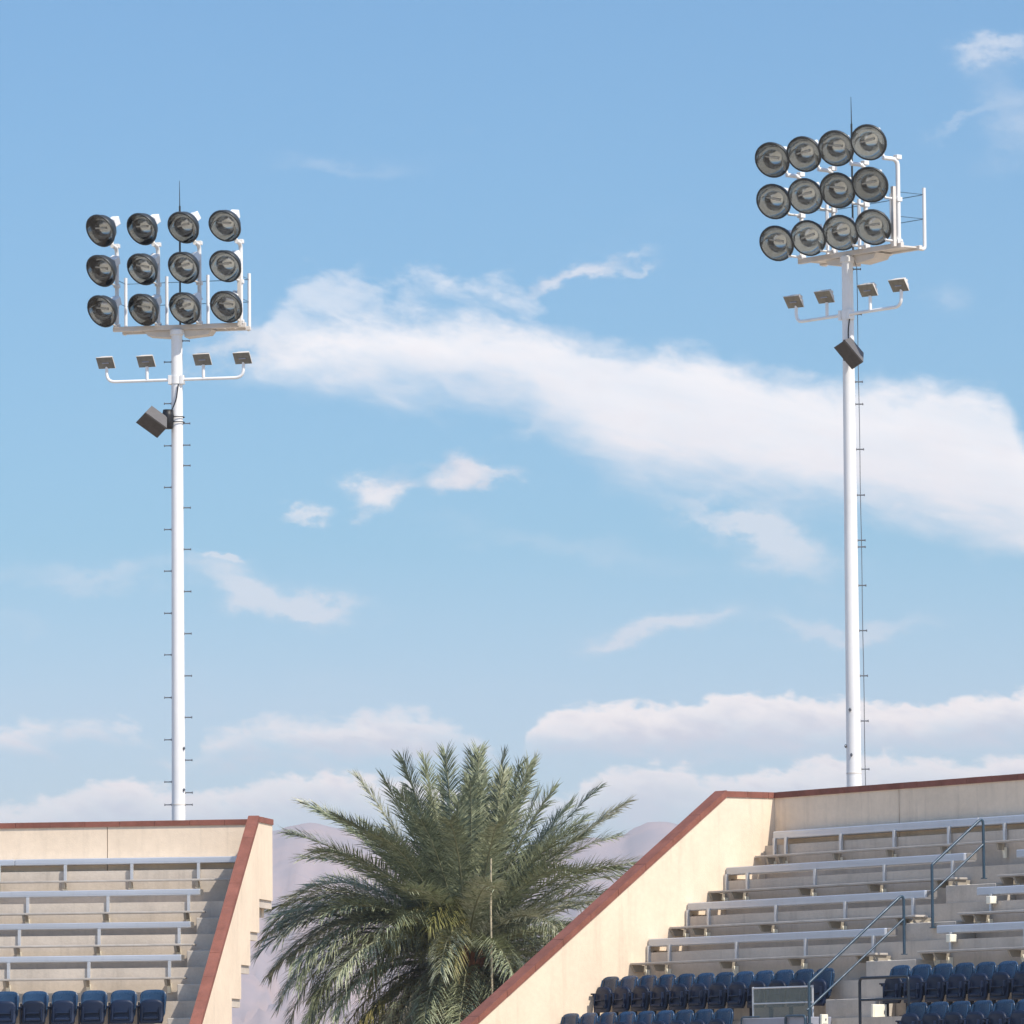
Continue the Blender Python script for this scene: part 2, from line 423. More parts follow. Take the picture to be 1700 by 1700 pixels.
def empty(name, loc, rz=0.0):
    o = bpy.data.objects.new(name, None); C.objects.link(o)
    o.empty_display_size = .3
    o.location = loc; o.rotation_euler = (0, 0, rz)
    return o
def tag(o, label=None, cat=None, group=None, kind=None):
    if label: o['label'] = label
    if cat: o['category'] = cat
    if group: o['group'] = group
    if kind: o['kind'] = kind
    return o
def inst(me, name, parent, loc=None, rot=None):
    o = bpy.data.objects.new(name, me); C.objects.link(o); o.parent = parent
    if loc is not None: o.location = loc
    if rot is not None: o.rotation_euler = rot
    return o
def copy_tree(o, parent=None):
    c = o.copy(); C.objects.link(c); c.parent = parent
    for ch in list(o.children): copy_tree(ch, c)
    return c
# ---------------------------------------------------------------- ground and hills
g = MB()
g.add([(-9000, -2500, 0), (9000, -2500, 0), (9000, 9000, 0), (-9000, 9000, 0)], [(0, 1, 2, 3)])
tag(g.build('ground', M['ground']), kind='structure')
# ridge line of the hills as the photo shows it (pixel x -> pixel y), built 4.2 km away
ridge = [(-900, 1470), (0, 1420), (380, 1395), (455, 1371), (475, 1364), (510, 1361), (560, 1368), (640, 1388), (740, 1405), (860, 1412),
         (930, 1402), (955, 1387), (975, 1381), (1003, 1385), (1028, 1383), (1050, 1370), (1075, 1361), (1100, 1359), (1125, 1362), (1160, 1366), (1230, 1388),
         (1500, 1410), (1900, 1440), (2900, 1500)]
def ridge_y(px):
    for (a, b), (c, d) in zip(ridge, ridge[1:]):
        if px <= c:
            t = (px - a) / (c - a); t = t * t * (3 - 2 * t)
            return b + (d - b) * t
    return 1500
nx, ny = 380, 60
vs = []; fs = []
YR = 4200.0
for j in range(ny + 1):
    t = j / ny
    for i in range(nx + 1):
        px = -900 + 3800 * i / nx
        Y = 2600 + t * 2600
        top = at(px, ridge_y(px), YR).z
        x = (px - 850) / F * YR
        prof = min(1, t / .615) if t <= .615 else 1 - (t - .615) / .385 * .9
        prof = max(0, prof) ** 1.15
        q = Vector((x * .011, Y * .006, 0))
        rough = (1 - abs(noise.noise(q) * 2)) * .5 + (1 - abs(noise.noise(q * 2.7) * 2)) * .35 + (1 - abs(noise.noise(q * 7) * 2)) * .2
        env = math.sin(math.pi * min(1, t / .615)) if t < .615 else 0
        z = top * (prof * (1 - .25 * env) + env * .26 * (rough - .45))
        z += 3.5 * noise.noise(Vector((x * .03, Y * .02, 4))) * (prof > .05)
        vs.append((x * (1 + (Y - YR) / YR * .3), Y, z - 1.0))
for j in range(ny):
    for i in range(nx):
        a = j * (nx + 1) + i
        fs.append((a, a + 1, a + nx + 2, a + nx + 1))
g = MB(); g.add(vs, fs, True)
tag(g.build('hills', M['hill']), kind='structure')
# ---------------------------------------------------------------- grandstands
D, RS = .7693, .5741                     # tier depth and rise
EX = .99                                 # face of the rear wall
def tier(k): return -.215 - k * RS        # top of tier k under bench k, bench top = 0 at k = 0
STAND = {'left': (Vector((-5.3446, 111.7421, 3.9839 + CAMZ)), .1629), 'right': (Vector((3.3443, 104.6669, 3.9994 + CAMZ)), .9643)}
KMAX = 9
def stand_root(side, label):
    P, th = STAND[side]
    r = empty('grandstand', (P.x, P.y, 0), -th)
    tag(r, label, 'grandstand')
    return r, P.z
def wpt(side, u, v, wv):
    P, th = STAND[side]
    return Vector((P.x + u * math.cos(th) + v * math.sin(th), P.y - u * math.sin(th) + v * math.cos(th), P.z + wv))
def terrace(root, Z, u0, u1, name='terrace'):
    # stepped slab: top profile then bottom profile
    top = [(EX + .26, tier(-1)), (.79, tier(-1))]
    top += [(.79, tier(0))]
    for k in range(0, KMAX):
        top += [(-k * D, tier(k)), (-k * D, tier(k + 1))]
    top += [(-KMAX * D, tier(KMAX))]
    bot = [(-KMAX * D, tier(KMAX) - .25)]
    for k in range(KMAX, 0, -1):
        bot += [(-(k - 1) * D + .12, tier(k) - .25), (-(k - 1) * D + .12, tier(k - 1) - .25)]
    bot += [(EX + .26, tier(0) - .25)]
    poly = [(a, b + Z) for a, b in top + bot]
    # concave polygon: build as strips of quads between vertical cuts, closed outside
    m_ = MB()
    cuts = sorted(set(round(a, 5) for a, b in poly))
    def lev(lst, x):
        for (a, b), (c, d) in zip(lst, lst[1:]):
            if min(a, c) <= x <= max(a, c) and abs(a - c) > 1e-6: return b
        return lst[-1][1]
    T_ = sorted(top, key=lambda q: 0)
    prev = None
    for a, b in zip(cuts, cuts[1:]):
        x = (a + b) / 2
        zt, zb = lev(top, x) + Z, lev(bot, x) + Z
        m_.add([(u0, a, zt), (u1, a, zt), (u1, b, zt), (u0, b, zt)], [(0, 1, 2, 3)])
        m_.add([(u0, a, zb), (u1, a, zb), (u1, b, zb), (u0, b, zb)], [(3, 2, 1, 0)])
        for u in (u0, u1): m_.add([(u, a, zb), (u, b, zb), (u, b, zt), (u, a, zt)], [(0, 1, 2, 3)])
        if prev:
            m_.add([(u0, a, prev[0]), (u1, a, prev[0]), (u1, a, zt), (u0, a, zt)], [(0, 1, 2, 3)])
            m_.add([(u0, a, prev[1]), (u1, a, prev[1]), (u1, a, zb), (u0, a, zb)], [(0, 1, 2, 3)])
        else:
            m_.add([(u0, a, zb), (u1, a, zb), (u1, a, zt), (u0, a, zt)], [(0, 1, 2, 3)])
        prev = (zt, zb)
    a = cuts[-1]
    m_.add([(u0, a, prev[1]), (u1, a, prev[1]), (u1, a, prev[0]), (u0, a, prev[0])], [(0, 1, 2, 3)])
    return m_.build(name, M['concrete'], root)
CT = 1.215                               # top of the coping above bench 0
CH = .095                                # coping thickness
def sidewall(root, Z, u0, u1, flat0):
    # top: flat from the rear to v=flat0, then parallel to the tiers; bottom stepped
    top = CT - CH
    vend = -KMAX * D
    sl_ = RS / D
    m_ = MB()
    def tz(v): return top if v >= flat0 else top + (v - flat0) * sl_
    def bz(v):
        # stepped bottom, one step per tier
        if v > .10: return -.18
        k = math.floor((.10 - v) / D) + 1
        return -.18 - k * RS
    cuts = sorted(set([vend, flat0, EX + .26] + [.10 - k * D for k in range(0, KMAX + 1) if .10 - k * D > vend]))
    prev = None
    for a, b in zip(cuts, cuts[1:]):
        zb = bz((a + b) / 2)
        za, zc = tz(a), tz(b)
        if abs(zc - za) < 1e-9 or True:
            for u in (u0, u1): m_.add([(u, a, zb + Z), (u, b, zb + Z), (u, b, zc + Z), (u, a, za + Z)], [(0, 1, 2, 3)])
            m_.add([(u0, a, za + Z), (u1, a, za + Z), (u1, b, zc + Z), (u0, b, zc + Z)], [(0, 1, 2, 3)])
            m_.add([(u0, a, zb + Z), (u1, a, zb + Z), (u1, b, zb + Z), (u0, b, zb + Z)], [(0, 1, 2, 3)])
        z0 = prev if prev is not None else za
        if abs(z0 - zb) > 1e-6: m_.add([(u0, a, z0 + Z), (u1, a, z0 + Z), (u1, a, zb + Z), (u0, a, zb + Z)], [(0, 1, 2, 3)])
        prev = zb
    b = cuts[-1]
    m_.add([(u0, b, prev + Z), (u1, b, prev + Z), (u1, b, top + Z), (u0, b, top + Z)], [(0, 1, 2, 3)])
    wall = fixn(m_.build('side_wall', M['stucco'], root))
    for a, b in zip(cuts, cuts[1:]):
        if abs(b - a) < .08: continue
        zb = bz((a + b) / 2)
        s_ = MB(); s_.box(u0 + .03, u1 - .03, a + .06, b + .05, zb - .14 + Z, zb - .002 + Z)
        s_.build('soffit_slab', M['concrete'], root)
    c_ = MB()
    ov = .018
    # sloping coping in tile lengths
    Ls = math.hypot(1, sl_)
    n = int((flat0 - vend) * Ls / .62)
    ln = (flat0 - vend) / n
    rnd = random.Random(3)
    for i in range(n):
        a = vend + i * ln + .003; b = vend + (i + 1) * ln - .003
        j = rnd.uniform(-.0015, .0015)
        za = top + (a - flat0) * sl_ + j; zb = top + (b - flat0) * sl_ + j
        h = CH * Ls * .92
        if i == n - 1: b = flat0
        c_.prism([(a, za + Z), (b, zb + Z), (b, zb + h + Z), (a, za + h + Z)], u0 - ov, u1 + ov)
    h = CH * Ls * .92
    nf = 3
    e1 = EX + .26 + ov
    for i in range(nf):
        a = flat0 + (e1 - flat0) * i / nf + (.003 if i else .0015); b = flat0 + (e1 - flat0) * (i + 1) / nf - .003
        c_.box(u0 - ov, u1 + ov, a, b, top + Z, top + CH + Z + (h - CH if i == 0 else 0) * 0)
    c_.build('coping', M['coping'], wall)
    return wall
def backwall(root, Z, u0, u1, joints, cu0, cu1):
    m_ = MB()
    zb, zt = tier(0) - .248, CT - CH
    us = [u0] + joints + [u1]
    for a, b in zip(us, us[1:]):
        a2 = a + (.007 if a != u0 else 0); b2 = b - (.007 if b != u1 else 0)
        m_.box(a2, b2, EX, EX + .05, tier(-1) + Z - .02, zt + Z)
    o = m_.build('rear_wall', M['stucco'], root)
    m2 = MB(); m2.box(u0, u1, EX + .046, EX + .255, zb + Z, zt + Z - .002)
    m2.build('wall_core', M['joint'] if False else M['stucco'], o)
    for a in joints:
        mj = MB(); mj.box(a - .006, a + .006, EX + .030, EX + .045, tier(-1) + Z, zt + Z - .004); mj.build('expansion_joint', M['joint'], o)
    c_ = MB()
    n = int((cu1 - cu0) / .61); ln = (cu1 - cu0) / n
    rnd = random.Random(5)
    for i in range(n):
        j = rnd.uniform(0, .003)
        c_.box(cu0 + i * ln + .003, cu0 + (i + 1) * ln - .003, EX - .022, EX + .277, zt + Z, zt + CH + Z + j - .003)
    c_.build('coping', M['coping'], o)
def stairs(root, Z, u0, u1, k0=0):
    for k in range(k0, KMAX):
        s_ = MB()
        zt = tier(k + 1) + RS / 2
        s_.box(u0, u1, -k * D - D / 2, -k * D - .002, tier(k + 1) + Z + .001, zt + Z, bev=.008)
        s_.build('stair_step', M['stain'], root)
def columns(root, Z, us):
    for u in us:
        for v in (-3.2, .6):
            c_ = MB(); c_.box(u - .2, u + .2, v - .2, v + .2, 0, Z + (tier(5) if v < 0 else tier(0)) - .249)
            c_.build('column', M['concrete'], root)
rootL, ZL = stand_root('left', 'cream stucco grandstand with red coping at the left, its upper rows in full sun')
terrace(rootL, ZL, -12, .84)
sidewall(rootL, ZL, .855, 1.005, .03)
backwall(rootL, ZL, -12, .853, [-9.9, -5.9, -1.83], -12, .836)
stairs(rootL, ZL, .02, .838)
columns(rootL, ZL, [-11, -6, -1])
rootR, ZR = stand_root('right', 'cream stucco grandstand at the right, sunlit side wall and shaded benches')
terrace(rootR, ZR, .004, 16)
sidewall(rootR, ZR, -.28, 0, .03)
backwall(rootR, ZR, .002, 16, [3.22, 7.6, 11.9], .02, 16)
stairs(rootR, ZR, 6.08, 7.28)
columns(rootR, ZR, [1.2, 6.5, 12])
# ---------------------------------------------------------------- benches
postm = MB(); postm.box(-.026, .026, 0, .05, 0, 1, bev=.004); POST = postm.mesh('post', M['alupost'])
brm = MB(); brm.prism([(-.35, 0), (-.03, 0), (-.06, -.10), (-.29, -.10)], -.022, .022, 'x'); BRACK = brm.mesh('bracket', M['plate'])  # front of a one-piece cream bracket, its shade painted in as a darker tone
brm = MB(); brm.prism([(-.10, -.06), (-.002, -.06), (-.002, -.22), (-.05, -.22)], -.03, .03, 'x'); BRLIT = brm.mesh('bracket_lit_end', M['cream'])  # sunlit rear end of the same bracket, kept in its own cream
def bench(side, k, u0, u1, fu0, fu1, posts, label, vf=None, nose=None, foot=.36, extra=(), group=None):
    vf = -k * D if vf is None else vf
    P, th = STAND[side]
    r = empty('bench', wpt(side, u0, vf, -.38 - k * RS), -th)
    tag(r, label, 'bench', group)
    h = .38                                # bench top above the footboard
    s_ = MB(); L_ = u1 - u0
    dep = .235
    pw = L_ / max(1, round(L_ / 4.6))
    n = max(1, round(L_ / 4.6))
    for i in range(n):                     # planks butted end to end, hollow-looking front lip
        a = i * pw + (.0025 if i else 0); b = (i + 1) * pw - (.0025 if i < n - 1 else 0)
        s_.box(a, b, -.004, dep, h - (.105 if side == 'left' else .122), h, bev=.012)
        s_.box(a + .004, b - .004, -.0065, -.0035, h - .070, h - .064)
    s_.build('seat_plank', M['alu'], r)
    e_ = MB()
    for x, sx in ((0, -1), (L_, 1)):
        e_.box(min(x, x + sx * .012), max(x, x + sx * .012), .045, dep - .006, h - .10, h - .004)
    e_.build('end_cap', M['cap'], r)
    f_ = MB(); nv = -foot if nose is None else nose - vf
    # a single plank held clear of the riser, so light falls through behind it
    f_.box(fu0 - u0, fu1 - u0, nv, nv + (.245 if nv < -.3 else .115), -.034, 0, bev=.006)
    f_.build('footboard', M['foot'], r)
    for u in posts:
        o = inst(POST, 'post', r, (u - u0, .02 - .06, 0)); o.scale = (1, 1, h - .106)
    for u in list(posts) + list(extra):
        o = inst(BRACK, 'bracket', r, (u - u0, -.004, -.04))
        o2 = inst(BRLIT, 'bracket_lit_end', r, (u - u0, -.004, -.04))
        if nose is not None: o.scale = o2.scale = (1, -nv / .36, 1)
    return r
G1 = 'aluminium benches on the left stand'
Lp = {-1: [-.18 - 1.165 * i for i in range(9)], 0: [-.19 - 1.40 * i for i in range(8)], 1: [-.19 - 1.38 * i for i in range(8)], 2: [-.19 - 1.38 * i for i in range(8)]}
bench('left', -1, -11.9, .84, -11.9, .84, Lp[-1], 'highest aluminium bench of the left stand, running along its sunlit rear wall', .755, .57, group=G1)
bench('left', 0, -11.9, 0, -11.9, .13, Lp[0], 'second aluminium bench from the top of the left stand, ending at the steps', group=G1)
bench('left', 1, -11.9, 0, -11.9, .13, Lp[1], 'third aluminium bench from the top of the left stand', group=G1)
bench('left', 2, -11.9, 0, -11.9, .13, Lp[2], 'lowest aluminium bench of the left stand, just above the blue seats', group=G1)
G2 = 'aluminium benches on the right stand'
bench('right', -1, .26, 15.9, .01, 15.9, [.32, .62] + [2.05 + 1.36 * i for i in range(10)], 'highest aluminium bench of the right stand, unbroken along its shaded rear wall', .755, .57, group=G2)
rp = [.04, .60, 2.36, 4.12, 5.80]
U1, U2 = 6.06, 7.302
names = ['second bench from the top, between sunlit side wall and stairs of the right stand',
         'third bench from the top, between sunlit side wall and stairs of the right stand',
         'lowest aluminium bench between the sunlit side wall and the stairs, above the blue seats']
names2 = ['bench cut by the right edge, second from the top, right of the stairs',
          'third bench from the top of the right stand, starting right of the stairs',
          'lowest aluminium bench right of the stairs, above the blue seats at the right edge']
for k in range(3):
    bench('right', k, .012, U1, .012, U1 + .22, rp, names[k], extra=[U1 + .16], group=G2)
    bench('right', k, U2, 15.9, U2 - .02, 15.9, [U2 + .36 + 1.74 * i for i in range(5)], names2[k], extra=[U2 + .06], group=G2)
# small cream boxes fixed under the bench ends right of the stairs
for k in (1, 2):
    b_ = MB(); b_.box(0, .10, 0, .135, 0, .115, bev=.006)
    o = b_.build('box_body', M['cream'], None)
    P, th = STAND['right']
    r = empty('junction_box', wpt('right', U2 + .40, -k * D - .145, -.26 - k * RS), -th)
    o.parent = r
    l_ = MB(); l_.box(.0995, .104, .012, .123, .012, .103); l_.build('lid', M['cream'], r)
    tag(r, ['', 'small cream junction box under the third bench right of the stairs', 'small cream junction box under the lowest bench right of the stairs'][k], 'junction box', 'cream junction boxes under the benches')
# ---------------------------------------------------------------- stadium seats
def curved_panel(w0, w1, z0, z1, y0, y1, th, bow, nu=10, nv=8, rc=.25):
    # panel in x (width) and z, front face towards -y, bowed; rounded top corners
    vs = []; fs = []
    for side in (0, 1):
        for j in range(nv + 1):
            t = j / nv
            ww = w0 + (w1 - w0) * t
            cut = 1.0
            if t > 1 - rc: cut = 1 - .16 * ((t - 1 + rc) / rc) ** 2.6
            if t < .12: cut *= 1 - .10 * ((.12 - t) / .12) ** 2
            for i in range(nu + 1):
                s = -1 + 2 * i / nu
                x = s * ww / 2 * cut
                z = z0 + (z1 - z0) * t - (.035 * abs(s) ** 4 if t > .6 else 0) * (t - .6) / .4
                y = y0 + (y1 - y0) * t - bow * s * s + .02 * math.sin(math.pi * t)
                vs.append((x, y + (th if side else 0), z))
    N = (nu + 1) * (nv + 1)
    for j in range(nv):
        for i in range(nu):
            a = j * (nu + 1) + i
            fs.append((a, a + 1, a + nu + 2, a + nu + 1)); fs.append((N + a, N + a + nu + 1, N + a + nu + 2, N + a + 1))
    for j in range(nv):
        for i in (0, nu):
            a = j * (nu + 1) + i; b = a + nu + 1
            fs.append((a, b, N + b, N + a))
    for i in range(nu):
        for j in (0, nv):
            a = j * (nu + 1) + i; fs.append((a, a + 1, N + a + 1, N + a))
    return vs, fs
def make_seat():
    r = empty('stadium_seat', (0, 0, 0))
    b_ = MB(); b_.add(*curved_panel(.42, .455, .305, .765, 0, .11, .028, .035), True)
    back = fixn(b_.build('backrest', M['seat'], r))
    for sx in (-1, 1):
        rim = MB(); rim.tube([(sx * .20, -.012, .365), (sx * .205, .03, .585), (sx * .19, .058, .71)], .013, 6); rim.build('back_rib', M['seat'], back)
    p_ = MB(); p_.add(*curved_panel(.40, .385, .20, .60, -.145, -.095, .045, -.02, rc=.2), True)
    pan = fixn(p_.build('seat_pan', M['seatdark'], r))
    q = MB()
    q.box(-.125, .125, -.156, -.110, .265, .31, bev=.012)
    q.box(-.115, .115, -.150, -.105, .385, .401, bev=.006)
    q.box(-.155, -.135, -.148, -.10, .265, .485, bev=.006); q.box(.135, .155, -.148, -.10, .265, .485, bev=.006)
    q.build('pan_rib', M['seatdark'], pan)
    s_ = MB()
    for x in (-.238,):
        s_.box(x - .014, x + .014, -.035, .03, 0, .47, bev=.004)
        s_.box(x - .016, x + .016, -.15, .06, 0, .02)
        s_.box(x - .016, x + .016, -.02, .06, .44, .50)
        s_.box(x - .012, x + .012, .0, .055, .49, .56)
    s_.build('standard', M['iron'], r)
    a_ = MB(); a_.box(-.262, -.214, -.13, .06, .48, .505, bev=.008); a_.box(-.248, -.228, -.1, .04, .455, .482)
    a_.build('armrest', M['seatdark'], r)
    return r
proto = make_seat()
used = []
ORD = ['first', 'second', 'third', 'fourth', 'fifth', 'sixth', 'seventh', 'eighth', 'ninth', 'tenth', 'eleventh', 'twelfth', 'thirteenth']
def place(side, u, v, wz, label, group, rj=0):
    o = proto if not used else copy_tree(proto)
    used.append(1)
    P, th = STAND[side]
    o.location = wpt(side, u, v, wz)
    o.rotation_euler = (0, 0, -th + rj)
    tag(o, label, 'seat', group)
rs = random.Random(11)
for j in range(7):
    place('left', -.265 - .5 * j, -2.55, tier(4), 'folded navy stadium seat on the left stand, %s from its steps' % ('nearest' if j == 0 else ORD[j]), 'navy seats of the left stand', rs.uniform(-.012, .012))
for j in range(12):
    place('right', .29 + .5 * j, -2.55, tier(4), ('folded navy seat against the sunlit side wall in the upper seat row' if j == 0 else 'folded navy seat in the upper row, %s from the sunlit side wall' % ORD[j]) if j < 11 else 'folded navy seat at the stair end of the upper row, behind the lower handrail',
          'navy seats left of the stairs', rs.uniform(-.012, .012))
for j in range(9):
    place('right', .29 + .5 * j, -2.55 - D, tier(5), 'navy seat in the lower row, %s from the sunlit side wall' % ORD[j], 'navy seats left of the stairs', rs.uniform(-.012, .012))
for j in range(8):
    place('right', 7.62 + .5 * j, -2.55, tier(4), 'folded navy seat right of the stairs, %s in the upper row' % ORD[j] if j else 'folded navy seat partly behind the dark guard rail, nearest the stairs', 'navy seats right of the stairs', rs.uniform(-.012, .012))
for j in range(7):
    place('right', 8.98 + .5 * j, -2.55 - D, tier(5), 'navy seat right of the guard rail, %s in the lower row' % ORD[j], 'navy seats right of the stairs', rs.uniform(-.012, .012))
# ---------------------------------------------------------------- rails in the right stand
def on_plane(side, px, py, u=None, v=None):
    # (u, v, w) where the line of sight of a pixel meets the plane u=const or v=const of the stand
    P, th = STAND[side]
    d = ray(px, py); o = Vector((0, 0, CAMZ)) - P
    ue = Vector((math.cos(th), -math.sin(th), 0)); ve = Vector((math.sin(th), math.cos(th), 0))
    if u is not None: t = (u - o.dot(ue)) / d.dot(ue)
    else: t = (v - o.dot(ve)) / d.dot(ve)
    q = o + d * t
    return Vector((q.dot(ue), q.dot(ve), q.z))
UH = 6.78
def handrail(pa, pb, pc, pd, ma, mb, label):
    # lower foot, lower top, upper top, upper foot; middle rail ends
    A, B, Cc, Dd, E_, G_ = [on_plane('right', *p, u=UH) for p in (pa, pb, pc, pd, ma, mb)]
    A.y = B.y; Dd.y = Cc.y
    kA = max(0, math.ceil(-A.y / D - 1e-6)); 
    P, th = STAND['right']
    r = empty('handrail', wpt('right', UH, A.y, A.z), -th)
    o = Vector((UH, A.y, A.z))
    t = MB(); t.tube(bend([B - o + Vector((0, 0, -.04)), B - o, Cc - o, Cc - o + Vector((0, 0, -.25))], .13), .021, 10)
    t.build('top_rail', M['rail'], r)
    t = MB(); t.tube([E_ - o, G_ - o], .017, 8); t.build('middle_rail', M['rail'], r)
    for a, b in ((A, B), (Dd, Cc)):
        t = MB(); t.tube([a - o, b - o + Vector((0, 0, -.03 if a is A else -.2))], .0225, 10); t.tube([a - o, a - o + Vector((0, 0, .012))], .05, 12)
        t.build('post', M['rail'], r)
    tag(r, label, 'handrail', 'handrails on the stairs of the right stand')
    return r
handrail((1549, 1541), (1547, 1436), (1632, 1356), (1635, 1459), (1549, 1481), (1633, 1401), 'upper blue-grey handrail on the stairs, reaching the highest bench')
handrail((1344, 1700), (1343, 1632), (1500, 1483), (1502, 1585), (1340, 1677), (1501, 1525), 'lower blue-grey handrail on the stairs, sloping down to the glass screen')
P_, th_ = STAND['right']
VG = -3.22
def guard(pxl, pxr, ytop_l, ytop_r, ymid, mt, label, name='guard_rail'):
    A = on_plane('right', pxl, ytop_l, v=VG); B = on_plane('right', pxr, ytop_r, v=VG)
    base = tier(5) - .001
    r = empty(name, wpt('right', A.x, VG, base), -th_)
    L_ = B.x - A.x; h = (A.z + B.z) / 2 - base
    t = MB(); t.tube(bend([(0, 0, 0), (0, 0, h), (L_, 0, h), (L_, 0, 0)], .07), .022, 10); t.build('rail_frame', mt, r)
    mz = on_plane('right', (pxl + pxr) / 2, ymid, v=VG).z - base
    t = MB(); t.tube([(.01, 0, mz), (L_ - .01, 0, mz)], .019, 8); t.build('middle_rail', mt, r)
    tag(r, label, 'guard rail')
guard(1427, 1508, 1625, 1620, 1659, M['raildark'], 'dark tubular guard rail in front of the first seat right of the stairs')
# glass screen
A = on_plane('right', 1250, 1641, v=VG - .1); B = on_plane('right', 1349, 1640, v=VG - .1); Cb = on_plane('right', 1300, 1691, v=VG - .1)
base = Cb.z
r = empty('glass_screen', wpt('right', A.x, VG - .1, base), -th_)
L_ = B.x - A.x; h = A.z - base
t = MB(); t.box(.02, L_ - .02, -.004, .004, .02, h - .02); t.build('pane', M['glass'], r)
t = MB(); t.tube([(0, 0, 0), (0, 0, h + .02)], .016, 8); t.tube([(L_, 0, -.02), (L_, 0, h + .02)], .016, 8); t.tube([(0, 0, h), (L_, 0, h)], .014, 8)
t.tube([(0, 0, h * .50), (L_, 0, h * .50)], .012, 8); t.tube([(0, 0, .005), (L_, 0, .005)], .014, 8)
t.build('screen_frame', M['alupost'], r)
for x in (.02, L_ - .02):
    t = MB(); t.tube([(x, 0, -.9), (x, 0, 0)], .018, 8); t.build('post', M['alupost'], r)
tag(r, 'framed greenish glass screen in front of the blue seats, left of the lower handrail', 'glass screen')
# press table with a tubular rim, cut by the bottom edge
A = on_plane('right', 1232, 1691, v=VG - .35); B = on_plane('right', 1336, 1689, v=VG - .35)
r = empty('press_table', wpt('right', A.x, VG - .35, A.z - .75), -th_)
L_ = B.x - A.x
t = MB(); t.box(0, L_, 0, .5, .58, .75, bev=.01); t.build('table_top', M['greytop'], r)
t = MB(); t.tube(bend([(.02, -.03, .3), (.02, -.03, .765), (L_ * .3, -.03, .765)], .06), .015, 8); t.tube(bend([(L_ * .72, -.03, .3), (L_ * .72, -.03, .765), (L_ + .05, -.03, .765), (L_ + .05, -.03, .3)], .06), .02, 8)
t.build('table_rail', M['rail'], r)
for x in (.08, L_ - .08):
    t = MB(); t.box(x - .02, x + .02, .2, .26, -.4, .58); t.build('leg', M['rail'], r)
tag(r, 'grey topped press table with blue tube rim at the bottom edge, below the glass screen', 'table')
# two pale cabinets on the stairs
def cabinet(px, py, wu, dv, hz, v, label):
    A = on_plane('right', px, py, v=v)
    r = empty('cabinet', wpt('right', A.x, v, A.z), -th_)
    t = MB(); t.box(0, wu, 0, dv, 0, hz, bev=.006); t.build('cabinet_body', M['cream'], r)
    t = MB(); t.box(wu + .0005, wu + .006, .02, dv - .02, .02, hz - .02, bev=.002); t.build('door', M['cream'], r)
    t = MB(); t.box(wu + .005, wu + .015, dv - .06, dv - .045, hz * .4, hz * .6); t.build('handle', M['steel'], r)
    t = MB()
    for x in (.02, wu - .04): t.box(x, x + .02, dv * .3, dv * .3 + .02, -.35, 0)
    t.build('leg', M['steel'], r)
    tag(r, label, 'cabinet', 'pale cabinets by the stairs')
cabinet(1446, 1694, .05, .26, .235, -2.95, 'cream metal cabinet on the stairs, behind the dark guard rail')
cabinet(1361, 1701, .05, .12, .15, -3.3, 'smaller cream cabinet cut by the bottom edge, left of the guard rail')
# ---------------------------------------------------------------- floodlight masts
def make_lamp():
    # opening towards local +z, dish diameter .60
    r = empty('floodlight', (0, 0, 0))
    h = MB(); h.lathe([(.0, -.34), (.07, -.335), (.10, -.31), (.11, -.27), (.175, -.225), (.245, -.14), (.285, -.03), (.298, .02), (.285, .021)], 28)
    h.build('housing', M['dark'], r)
    f = MB(); f.lathe([(.283, .012), (.272, -.04), (.248, -.10), (.205, -.165), (.145, -.215), (.075, -.245), (.03, -.25), (0, -.25)], 28)
    f.build('reflector', M['mirror'], r)
    f = MB(); f.lathe([(.300, .030), (.308, .022), (.308, -.008), (.296, -.016)], 28); f.lathe([(.280, .026), (.300, .030)], 28)
    f.build('rim', M['dark'], r)
    f = MB(); f.lathe([(.281, .020), (.20, .034), (.10, .042), (0, .044)], 28); f.build('lens', M['lens'], r)
    f = MB(); f.tube([(-.05, .02, -.07), (.09, .02, -.07)], .022, 10); f.tube([(-.16, .02, -.07), (-.05, .02, -.07)], .014, 8); f.build('bulb', M['bulb'], r)
    f = MB(); f.box(-.078, .078, -.078, .078, -.49, -.325, bev=.012); f.build('ballast_box', M['white'], r)
    return r
def aim_matrix(p, d):
    d = Vector(d).normalized()
    x = Vector((0, 0, 1)).cross(d).normalized(); y = d.cross(x)
    m_ = Matrix((x, y, d)).transposed().to_4x4(); m_.translation = Vector(p)
    return m_
lampproto = [None]
pegm = MB(); pegm.tube([(0, 0, 0), (.125, 0, 0)], .0105, 6); pegm.tube([(.118, 0, 0), (.132, 0, 0)], .02, 8); pegm.tube([(0, 0, 0), (.01, 0, 0)], .022, 6)
PEG = pegm.mesh('step_peg', M['steel'])
